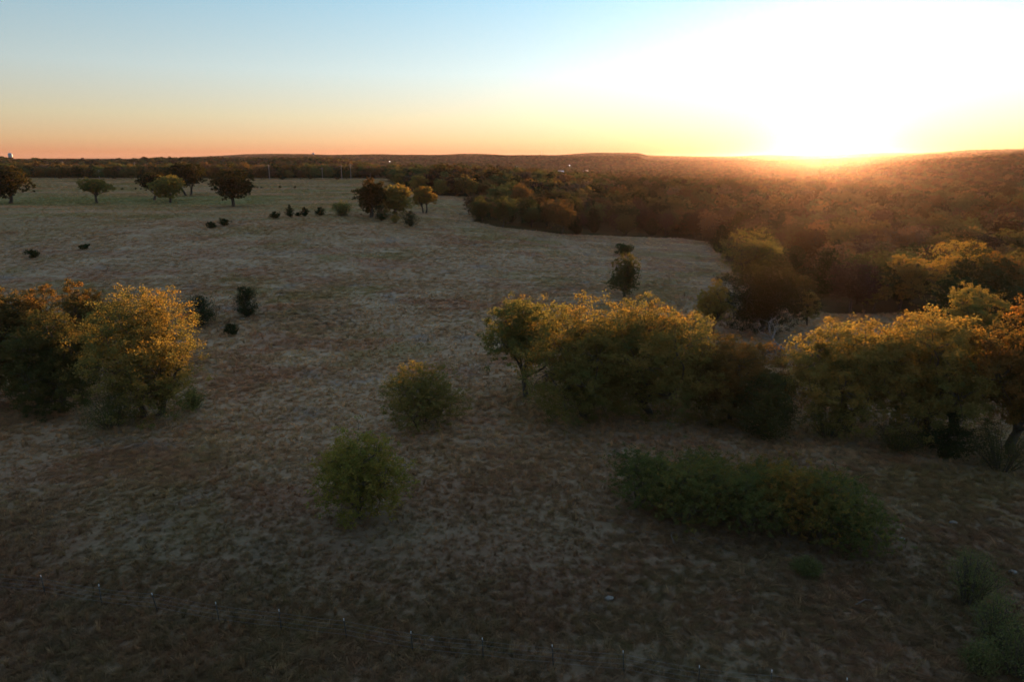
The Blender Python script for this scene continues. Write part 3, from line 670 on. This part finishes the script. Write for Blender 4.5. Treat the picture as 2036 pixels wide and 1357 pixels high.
fw = instancer('forest', np.stack([PW[:, 0], PW[:, 1], H(PW[:, 0], PW[:, 1])-.15], 1), scl, rt, pick, LOWCOL)
fw['label'] = 'dense autumn forest running to the far ridges'

# ------------------------------------------------------------------ grass
TUFTS = bpy.data.collections.new('tuft_prototypes')
def tuft(name, seed, blades, h, spread, lay):
    g = np.random.default_rng(seed); V, F = [], []
    la = g.uniform(0, 6.28)
    for _ in range(blades):
        a = g.uniform(0, 6.28); r0 = spread*.35*math.sqrt(g.random()); b = np.array((math.cos(a)*r0, math.sin(a)*r0, -.03)); hh = h*g.uniform(.45, 1.1)
        d = np.array((math.cos(a), math.sin(a), 0))*g.uniform(.1, .7)*spread+np.array((math.cos(la), math.sin(la), 0))*lay*hh
        w_ = np.array((-math.sin(a+g.normal()*.5), math.cos(a+g.normal()*.5), 0))*g.uniform(.010, .021)
        m = b+d*.35+np.array((0, 0, hh*.65*(1-.4*lay))); t = b+d*1.1+np.array((0, 0, hh*(1-.72*lay)))
        k = len(V); V += [b-w_, b+w_, m+w_*.8, m-w_*.8, t+w_*.25, t-w_*.25]; F += [(k, k+1, k+2, k+3), (k+3, k+2, k+4, k+5)]
    o = bpy.data.objects.new(name, mesh_np(name, V, F, M['grass'])); TUFTS.objects.link(o)
tuft('t0', 1, 26, .34, .40, .35); tuft('t1', 2, 26, .46, .44, .5); tuft('t2', 3, 34, .22, .55, .5); tuft('t3', 4, 44, .50, .6, .95); tuft('t4', 5, 22, .70, .26, .2)
def scatter(y0, y1, dens, k):
    w_ = .80*y1+6; n_ = int(2*w_*(y1-y0)*dens); x = rng.uniform(-w_, w_, n_); y = rng.uniform(y0, y1, n_)
    ok = (np.abs(x) < .80*y+6) & ~wooded(x, y)
    p = .35+1.1*vnoise(x, y, 9, 4)*.6+.7*vnoise(x, y, 2.2, 5)*.6
    ok &= rng.random(n_) < np.clip(p*1.1-.15, .08, 1)
    return np.stack([x[ok], y[ok]], 1), np.full(ok.sum(), k)
GP, GS = [], []
for y0, y1, d, k in ((23, 40, 21, .88), (40, 60, 14, .95), (60, 90, 8, 1.1), (90, 140, 4, 1.25), (140, 220, 2.0, 1.4), (220, 330, .8, 1.7), (330, 490, .35, 2.2)):
    a, b = scatter(y0, y1, d, k); GP.append(a); GS.append(b)
GP = np.vstack(GP); GS = np.concatenate(GS); n = len(GP)
big = .6+.8*vnoise(GP[:, 0], GP[:, 1], 14, 2)
gs = GS*np.clip(big*np.exp(rng.normal(-.08, .30, n)), .3, 1.25)
tilt = np.stack([rng.normal(0, .12, n), rng.normal(0, .12, n), rng.uniform(0, 6.28, n)], 1)
tall = vnoise(GP[:, 0], GP[:, 1], 11, 3)
pk = np.where(GP[:, 1] > 130, 2, 0)+np.where(GP[:, 1] > 130, 0, 1)*np.where(tall > .66, np.where(rng.random(n) < .5, 3, 1), np.where(rng.random(n) < .06, 4, rng.integers(0, 3, n)))
gr = instancer('grass', np.stack([GP[:, 0], GP[:, 1], H(GP[:, 0], GP[:, 1])], 1), np.stack([gs, gs, gs*rng.uniform(.7, 1.1, n)], 1), tilt, pk, TUFTS)
gr['label'] = 'dry taupe and russet grass tufts covering the meadow'
print('GRASS', n, 'FOREST', len(PW), 'NEAR_R', near_r)

# ------------------------------------------------------------------ thicket of low feathery bushes, weeds
th = [(1285, 1010, 905, 130, 'leftmost feathery green bush of the low thicket'), (1350, 1040, 930, 130, 'dark green bush, second from the left in the low thicket'), (1425, 1030, 925, 120, 'brown-green bush in the left half of the low thicket'),
      (1490, 1055, 940, 130, 'middle bush of the low thicket, pale tips'), (1565, 1062, 925, 110, 'tallest bush of the low thicket, with an amber spray'), (1625, 1075, 950, 130, 'bush just right of the amber-sprayed one in the thicket'),
      (1690, 1088, 985, 130, 'dark rightmost bush of the low thicket'), (1400, 985, 905, 120, 'faint green bush at the back of the low thicket'), (1530, 1000, 920, 110, 'back bush of the thicket behind the amber spray'), (1650, 1020, 950, 110, 'low back bush at the right of the thicket')]
for k, (px, b, t, w, lab) in enumerate(th):
    tree_at('b', px, b, t, w*1.25, lab, 120+k, 'shrub', 'bush', 'bushes of the low thicket', nleaf=9000, leaf=.14, base=.0, lobes=15, trunks=5, leaf_mat='shrub', ragged=2.8, dens=.8, tint_mid=.95 if k == 4 else .40+.14*(k % 3))
for k, (px, b, t, w, lab) in enumerate([(1925, 1205, 1095, 110, 'tall pale green weed clump at the right frame side'), (1975, 1290, 1190, 110, 'green weed clump below the tall pale one'), (2020, 1345, 1250, 120, 'dense green weeds in the lower right corner'),
        (1945, 1345, 1275, 70, 'arching grassy weed clump near the lower right corner'), (1600, 1148, 1112, 60, 'small green weed tuft below the thicket')]):
    tree_at('s', px, b, t, w, lab, 140+k, 'weed_clump', 'weed', 'green weed clumps', nleaf=4200, leaf=.10, stems=60, leaf_mat='weed', arch=1.2)

# ------------------------------------------------------------------ dead branches, fallen wood, stones
def dead_tree():
    x, y, z, t = hit(1532, 700); g = np.random.default_rng(5)
    e = tag(empty('dead_tree', (x, y, z)), 'bleached dead tree lying with its bare crown of curved branches upward', 'dead tree')
    tb = Tubes(); tb.add(bend_line((1.9, .6, .1), (-.1, 0, 2.2), g, 7, .06), np.linspace(.26, .10, 7), 7)
    tb.add(bend_line((2.9, .9, -.2), (1.9, .6, .1), g, 3, .03), np.linspace(.30, .26, 3), 7)
    link('trunk', tb.mesh('trunk', M['deadwood']), e)
    starts = [(-.1, 0, 2.2), (.3, .1, 1.9), (.8, .3, 1.3), (-.1, 0, 2.2), (.5, .2, 1.6), (.1, .1, 2.0), (1.1, .3, 1.0), (.2, 0, 2.0), (-.1, 0, 2.2)]
    ends = [(-.2, .2, 4.7), (-1.7, .2, 3.8), (-2.6, -.5, 1.0), (.5, .3, 4.4), (-1.9, .5, 2.3), (-.9, -.2, 4.3), (-1.2, -1.0, .3), (1.2, .5, 3.4), (.1, -.3, 4.9)]
    for a, b in zip(starts, ends):
        bt = Tubes(); ln = bend_line(a, b, g, 8, .16, .06); bt.add(ln, np.linspace(.075, .02, 8), 5)
        for _ in range(6):
            k = g.integers(3, 8); p = ln[k]; bt.add(bend_line(p, p+g.normal(size=3)*np.array((.6, .4, .5))+np.array((0, 0, .25)), g, 4, .15), np.linspace(.025, .008, 4), 3)
        link('branch', bt.mesh('branch', M['deadwood']), e)
dead_tree()
def brush_pile():
    x, y, z, t = hit(1545, 712); g = np.random.default_rng(8)
    e = tag(empty('brush_pile', (x, y, z)), 'dark heap of cut brush under the bleached dead tree', 'brush pile')
    for k in range(46):
        tb = Tubes(); a = g.uniform(0, 6.28); c = g.normal(size=3)*np.array((1.3, 1.0, .25)); c[2] = abs(c[2])+.15+max(0, .9-.35*math.hypot(c[0], c[1])); d = np.array((math.cos(a), math.sin(a), g.normal()*.3))*g.uniform(.7, 1.5)
        ln = bend_line(c-d, c+d, g, 5, .12); tb.add(ln, np.linspace(.05, .012, 5), 4)
        for _ in range(4):
            p = ln[g.integers(2, 5)]; tb.add(bend_line(p, p+g.normal(size=3)*.45, g, 3, .1), np.linspace(.018, .006, 3), 3)
        link('stick', tb.mesh('stick', M['bark' if k % 4 else 'deadwood']), e)
brush_pile()
def bare_boughs(px, py, label, seed, span, lift, n=7, h0=0.0):
    x, y, z, t = hit(px, py); g = np.random.default_rng(seed); e = tag(empty('dead_branch', (x, y, z)), label, 'branch', 'bare dead branches')
    for k in range(n):
        tb = Tubes(); b = np.array((span[0]*g.uniform(.5, 1.1), -.5+g.normal()*.5, lift*g.uniform(.5, 1.1)+h0)); ln = bend_line((0, 0, h0*.5), b, g, 7, .1, .1); tb.add(ln, np.linspace(.06, .012, 7), 4)
        for _ in range(7):
            p = ln[g.integers(2, 7)]; tb.add(bend_line(p, p+g.normal(size=3)*np.array((.5, .4, .4)), g, 4, .15), np.linspace(.02, .006, 4), 3)
        link('bough', tb.mesh('bough', M['deadwood']), e)
bare_boughs(262, 836, 'grey bare boughs sticking out low from the thinning yellow tree', 31, (-1.6, 0), 1.2, 6, 1.6)
bare_boughs(1885, 915, 'bare grey branch hanging at the right of the drooping cedar', 32, (1.6, 0), 2.0, 3, .6)
g5 = np.random.default_rng(17)
for k, (px, py, ln_, lab) in enumerate([(1205, 1035, .9, 'pale stick lying left of the thicket'), (1305, 1068, 1.6, 'long grey stick under the front of the thicket'), (1262, 1062, .5, 'short twig just left of the long grey stick'), (1342, 1078, 1.3, 'forked dark stick at the thicket foot'),
        (1485, 1090, .7, 'pale twig in front of the middle thicket bush'), (1560, 1108, .6, 'bright pale twig below the thicket'), (1715, 1205, 1.1, 'grey stick lying between thicket and weeds'), (1195, 1092, .5, 'white twig in open ground left of the thicket'), (1385, 1080, .8, 'thin stick right of the forked one'), (1250, 1040, .6, 'bent twig beside the leftmost thicket bush')]):
    x, y, z, t = hit(px, py); tb = Tubes(); a = g5.uniform(0, 3.1); d = np.array((math.cos(a), math.sin(a), .04))*ln_*.6
    l_ = bend_line(-d, d, g5, 5, .08)+np.array((0, 0, .12)); tb.add(l_, np.linspace(.035, .012, 5), 5)
    for _ in range(3): p = l_[g5.integers(1, 5)]; tb.add(bend_line(p, p+np.array((g5.normal()*.3, g5.normal()*.3, .1)), g5, 3, .1), np.linspace(.014, .005, 3), 3)
    tag(link('fallen_stick', tb.mesh('fallen_stick', M['stick']), None, (x, y, z)), lab, 'stick', 'fallen sticks by the thicket')
def stone(px, py, size, label, seed):
    x, y, z, t = hit(px, py); g = np.random.default_rng(seed); nu, nv = 10, 7; V, F = [], []
    for j in range(nv):
        ph = math.pi*(j+.5)/nv-math.pi/2
        for i_ in range(nu):
            a = 2*math.pi*i_/nu; k = 1+g.normal()*.10; V.append((math.cos(a)*math.cos(ph)*size*k, math.sin(a)*math.cos(ph)*size*.7*k, math.sin(ph)*size*.45*k))
    for j in range(nv-1):
        for i_ in range(nu): F.append((j*nu+i_, j*nu+(i_+1) % nu, (j+1)*nu+(i_+1) % nu, (j+1)*nu+i_))
    for q in range(1, nu-2, 2): F.append(((nv-1)*nu, (nv-1)*nu+q, (nv-1)*nu+q+1, (nv-1)*nu+q+2))
    tag(link('stone', mesh_np('stone', V, F, M['stone'], smooth=False), None, (x, y, z+size*.25)), label, 'stone', 'pale stones in the meadow')
for a in [(1895, 1045, .30, 'flat white stone right of the thicket', 1), (1211, 1201, .28, 'pale stone in the open grass near the fence', 2), (2012, 1145, .28, 'white stone beside the tall weed clump', 3), (858, 1275, .16, 'small white stone just behind the fence', 4),
          (482, 637, .5, 'grey stone at the foot of the upright dark cedar', 5), (444, 655, .45, 'pale stone left of the knee-high cedar', 6), (1792, 1078, .22, 'reddish-white stone right of the dark thicket end', 7)]: stone(*a)

# ------------------------------------------------------------------ wire fence across the foreground
def fence():
    px = [(-42, 1172), (92, 1190), (203, 1207), (314, 1222), (437, 1243), (560, 1258), (690, 1277), (821, 1301), (961, 1318), (1100, 1338), (1240, 1350), (1388, 1378), (1530, 1392), (1680, 1410)]
    P = [hit(*p)[:3] for p in px]
    e = tag(empty('wire_fence', P[6]), 'wire fence on dark steel posts with white tips crossing the near grass', 'fence'); o = np.array(P[6])
    g = np.random.default_rng(3); tops = []
    hh = 1.42
    V, F = [], []
    box(V, F, (0, 0, (hh-.16)/2-.15), (.05, .009, hh-.16+.3)); box(V, F, (0, .023, (hh-.16)/2-.15), (.009, .037, hh-.16+.3))
    for s_ in np.arange(.2, 1.2, .12): box(V, F, (0, -.009, s_), (.02, .009, .03))
    pm = mesh_np('post', V, F, M['steel']); V, F = [], []
    box(V, F, (0, 0, hh-.08), (.052, .011, .16)); box(V, F, (0, .024, hh-.08), (.011, .038, .16)); tm = mesh_np('tip', V, F, M['white'])
    for k, p in enumerate(P):
        po = link('post', pm, e, tuple(np.array(p)-o)); po.rotation_euler = (g.normal()*.04, g.normal()*.04-.05, g.normal()*.2); link('tip', tm, po)
        tops.append(np.array(p)-o)
    for hgt in (.35, .65, .95, 1.22):
        tb = Tubes(); pts = []
        for a, b in zip(tops[:-1], tops[1:]):
            for t in np.linspace(0, 1, 6)[:-1]: pts.append(a+(b-a)*t+np.array((0, -.03, hgt-.04*4*t*(1-t))))
        tb.add(np.array(pts), .006, 4); link('wire', tb.mesh('wire', M['wire']), e)
fence()

# ------------------------------------------------------------------ far poles, towers, buildings
def up_h(px, top, x, y, z):
    d = ray(px, top); return CAM_H+d[2]*(y/d[1])-z
def utility_pole(px, top, yy, label):
    x, y, z = at_depth(px, yy); h = up_h(px, top, x, y, z)
    e = tag(empty('utility_pole', (x, y, z)), label, 'pole', 'utility poles beyond the upper field')
    tb = Tubes(); tb.add([(0, 0, -.5), (0, 0, h*.5), (0, 0, h)], np.array((.24, .21, .17)), 8); link('shaft', tb.mesh('shaft', M['polewood']), e)
    c = part_box('crossarm', [((0, -.22, h-.9), (2.6, .14, .16))], 'polewood', e)
    part_box('insulator', [((sx, -.22, h-.72), (.12, .12, .2)) for sx in (-1.15, -.45, .45, 1.15)], 'greywall', c)
for a in [(565, 327, 470, 'utility pole with clear crossarm in front of the hedgerow'), (664, 333, 470, 'short utility pole right of the crossarm one'), (700, 328, 462, 'utility pole left of the tall pair by the white truck'), (717, 326, 458, 'tall utility pole nearest the white truck'),
          (316, 322, 560, 'grey pole rising behind the hedgerow over the golden-lit oak'), (183, 321, 575, 'grey pole rising behind the hedgerow near the umbrella oak'), (414, 326, 550, 'grey pole between the twin-trunked and the spreading oak'), (10, 318, 575, 'grey pole above the big dark reddish oak'), (247, 338, 478, 'thin pole standing in the hedgerow left of the golden-lit oak')]: utility_pole(*a)

def lathe(name, prof, material, parent, sides=20):
    V, F = [], []
    for r_, z_ in prof:
        for i_ in range(sides): a = 2*math.pi*i_/sides; V.append((max(r_, .01)*math.cos(a), max(r_, .01)*math.sin(a), z_))
    for j in range(len(prof)-1):
        for i_ in range(sides): F.append((j*sides+i_, j*sides+(i_+1) % sides, (j+1)*sides+(i_+1) % sides, (j+1)*sides+i_))
    return link(name, mesh_np(name, V, F, M[material], smooth=True), parent)
x, y, z = at_depth(88, 1230); h = up_h(88, 304, x, y, z)
e = tag(empty('water_tower', (x, y, z)), 'pale blue water tower above the wooded hill at the left', 'water tower')
lathe('tank', [(3.3, h-9), (3.4, h-8.6), (3.4, h-2.6), (2.9, h-1.2), (1.7, h-.3), (0, h)], 'bluetank', e); lathe('stem', [(3.0, -.5), (3.0, h-8.9)], 'bluetank', e)
lathe('rail', [(3.55, h-3.4), (3.55, h-3.1), (3.42, h-3.1)], 'white', e)
x, y, z = at_depth(650, 3150); h = up_h(650, 304, x, y, z)
e = tag(empty('water_tower', (x, y, z)), 'tiny mushroom-shaped water tower on the far purple ridge', 'water tower')
lathe('tank', [(1.5, h-9), (5.5, h-6), (6.2, h-4), (5.4, h-1.4), (0, h)], 'bluetank', e); lathe('stem', [(1.9, -1), (1.4, h-8.8)], 'bluetank', e)
x, y, z = at_depth(1073, 3100); h = up_h(1073, 301, x, y, z)
e = tag(empty('radio_mast', (x, y, z)), 'thin radio mast on the skyline of the far ridge', 'mast')
tb = Tubes()
for k in range(3): tb.add([(1.1*math.cos(2.1*k), 1.1*math.sin(2.1*k), -1), (.7*math.cos(2.1*k), .7*math.sin(2.1*k), h)], .28, 5)
link('leg', tb.mesh('leg', M['greywall']), e); part_box('antenna', [((0, 0, h-3), (2.4, 2.4, 3))], 'greywall', e)

def building(name, px, py, yy, dim, wall, roof, label, group=None, rz=0.0, pitch=.25, windows=3, lift=0.0):
    x, y, z = at_depth(px, yy); z = CAM_H+ray(px, py)[2]*(y/ray(px, py)[1]) if py else z
    zg = float(H(x, y)); L_, D, Hh = dim; Hh = min(9.0, max(Hh, z-zg)) if py else Hh
    e = tag(empty(name, (x, y, zg), rz), label, 'building', group)
    part_box('wall', [((0, 0, Hh/2-.5), (L_, D, Hh+1))], wall, e)
    rh = D*pitch; o_ = .4
    V = [(-L_/2-o_, -D/2-o_, Hh), (L_/2+o_, -D/2-o_, Hh), (L_/2+o_, D/2+o_, Hh), (-L_/2-o_, D/2+o_, Hh), (-L_/2-o_, 0, Hh+rh), (L_/2+o_, 0, Hh+rh)]
    V = [(a, b, c+.01) for a, b, c in V]
    me = bpy.data.meshes.new('roof'); me.from_pydata(V, [], [(0, 1, 5, 4), (2, 3, 4, 5), (0, 4, 3), (1, 2, 5), (0, 3, 2, 1)]); me.materials.append(M[roof]); link('roof', me, e)
    for k in range(windows):
        part_box('window', [((-L_/2+L_*(k+.5)/windows, -D/2-.03, Hh*.55), (min(1.6, L_/windows*.45), .08, 1.3))], 'dark', e)
    part_box('door', [((L_*.31, -D/2-.04, 1.05), (1.1, .07, 2.1))], 'redpaint', e)
    return e
building('shed', 61, 340, 640, (17, 10, 4.5), 'greywall', 'tinroof', 'long pale tin-roofed shed behind the hedgerow at the left')
for k, a in enumerate([(828, 325, 1750, 34, 'long pale roof in the far valley left of centre'), (926, 328, 1650, 18, 'short pale roof in the valley between the two long ones'), (950, 329, 1600, 26, 'long pale roof in the valley above the upper wood')]):
    building('warehouse', a[0], a[1], a[2], (a[3], 20, 6), 'greywall', 'tinroof', a[4], 'pale warehouses in the far valley')
building('house', 1066, 343, 1250, (13, 10, 4), 'cream', 'shingle', 'house with a sunlit gable at the upper edge of the wood', rz=.9)
building('house', 1109, 338, 1400, (11, 9, 6), 'white', 'tinroof', 'two-storey white house in the valley beyond the wood', rz=.2)
building('house', 1155, 334, 1600, (10, 9, 5), 'white', 'tinroof', 'small white house right of the two-storey one', rz=-.4)
building('shop_building', 777, 342, 560, (11, 8, 4.5), 'cream', 'tinroof', 'low pale-roofed building behind the trees at the road', windows=4)
x, y, z = at_depth(751, 520); h = up_h(751, 331, x, y, z)
e = tag(empty('sign_tower', (x, y, z)), 'grey tower with red top beside the low pale-roofed building', 'tower')
part_box('body', [((0, 0, h/2-.6), (2.4, 2.4, h-1.2+1))], 'greywall', e); part_box('top', [((0, 0, h-.55), (2.9, 2.9, 1.1))], 'redpaint', e); part_box('ledge', [((0, 0, h-1.25), (3.0, 3.0, .2))], 'white', e)
def lamp_post(px, py, yy, label):
    x, y, z = at_depth(px, yy); h = up_h(px, py, x, y, z); e = tag(empty('lamp_post', (x, y, z)), label, 'lamp', 'far lamps already lit')
    tb = Tubes(); tb.add([(0, 0, -.3), (0, 0, h*.5), (0, 0, h+.1)], np.array((.1, .08, .06)), 6); tb.add([(0, 0, h), (0, -.5, h+.25), (0, -.9, h+.2)], .05, 5); link('post', tb.mesh('post', M['greywall']), e)
    part_box('lamp_head', [((0, -.95, h), (.5 if yy < 900 else 1.3, .5, .35 if yy < 900 else 1.1))], 'lamp', e)
for a in [(783, 338, 540, 'lit lamp over the low pale-roofed building'), (791, 321, 1750, 'lit lamp above the long pale roof in the far valley'), (1027, 331, 1500, 'lit lamp in the valley left of the houses'), (1125, 329, 1700, 'lit lamp in the valley above the small white house')]: lamp_post(*a)

def truck():
    x, y, z, t = hit(729, 353); e = tag(empty('box_truck', (x, y, z), .25), 'white box truck parked where the upper field meets the road', 'truck')
    part_box('box_body', [((.6, 0, 1.75), (3.6, 2.0, 2.1))], 'white', e); cab = part_box('cab', [((-1.95, 0, 1.15), (1.4, 1.9, 1.3)), ((-1.8, 0, 2.0), (1.1, 1.8, .6))], 'white', e)
    part_box('windscreen', [((-1.92, -.91, 1.98), (.7, .04, .45)), ((-2.37, 0, 1.98), (.04, 1.5, .45))], 'dark', cab); part_box('chassis', [((-.2, 0, .6), (5.0, 1.1, .25))], 'steel', e)
    for sx in (-1.8, 1.5):
        for sy in (-.9, .9):
            tb = Tubes(); tb.add([(sx, sy-.14, .45), (sx, sy, .45), (sx, sy+.14, .45)], .45, 14); link('wheel', tb.mesh('wheel', M['tyre']), e)
truck()

# ------------------------------------------------------------------ haze: even air round camera and land
def haze():
    m, N, L = mat('haze'); o = N.new('ShaderNodeOutputMaterial'); v = N.new('ShaderNodeVolumePrincipled'); L.new(v.outputs[0], o.inputs['Volume'])
    v.inputs['Color'].default_value = (.98, .54, .40, 1); v.inputs['Density'].default_value = HAZE_DENSITY; v.inputs['Anisotropy'].default_value = HAZE_G
    v2 = N.new('ShaderNodeVolumePrincipled'); v2.inputs['Color'].default_value = (.90, .86, .98, 1); v2.inputs['Density'].default_value = HAZE_FINE; v2.inputs['Anisotropy'].default_value = .2
    ad = N.new('ShaderNodeAddShader'); L.new(v.outputs[0], ad.inputs[0]); L.new(v2.outputs[0], ad.inputs[1]); L.new(ad.outputs[0], o.inputs['Volume'])
    V, F = [], []; box(V, F, (0, 0, 30), (17000, 17000, 110)); h_ = link('haze', mesh_np('haze', V, F, m)); h_['kind'] = 'stuff'; h_['label'] = 'thin evening haze lying over the valley'
haze()
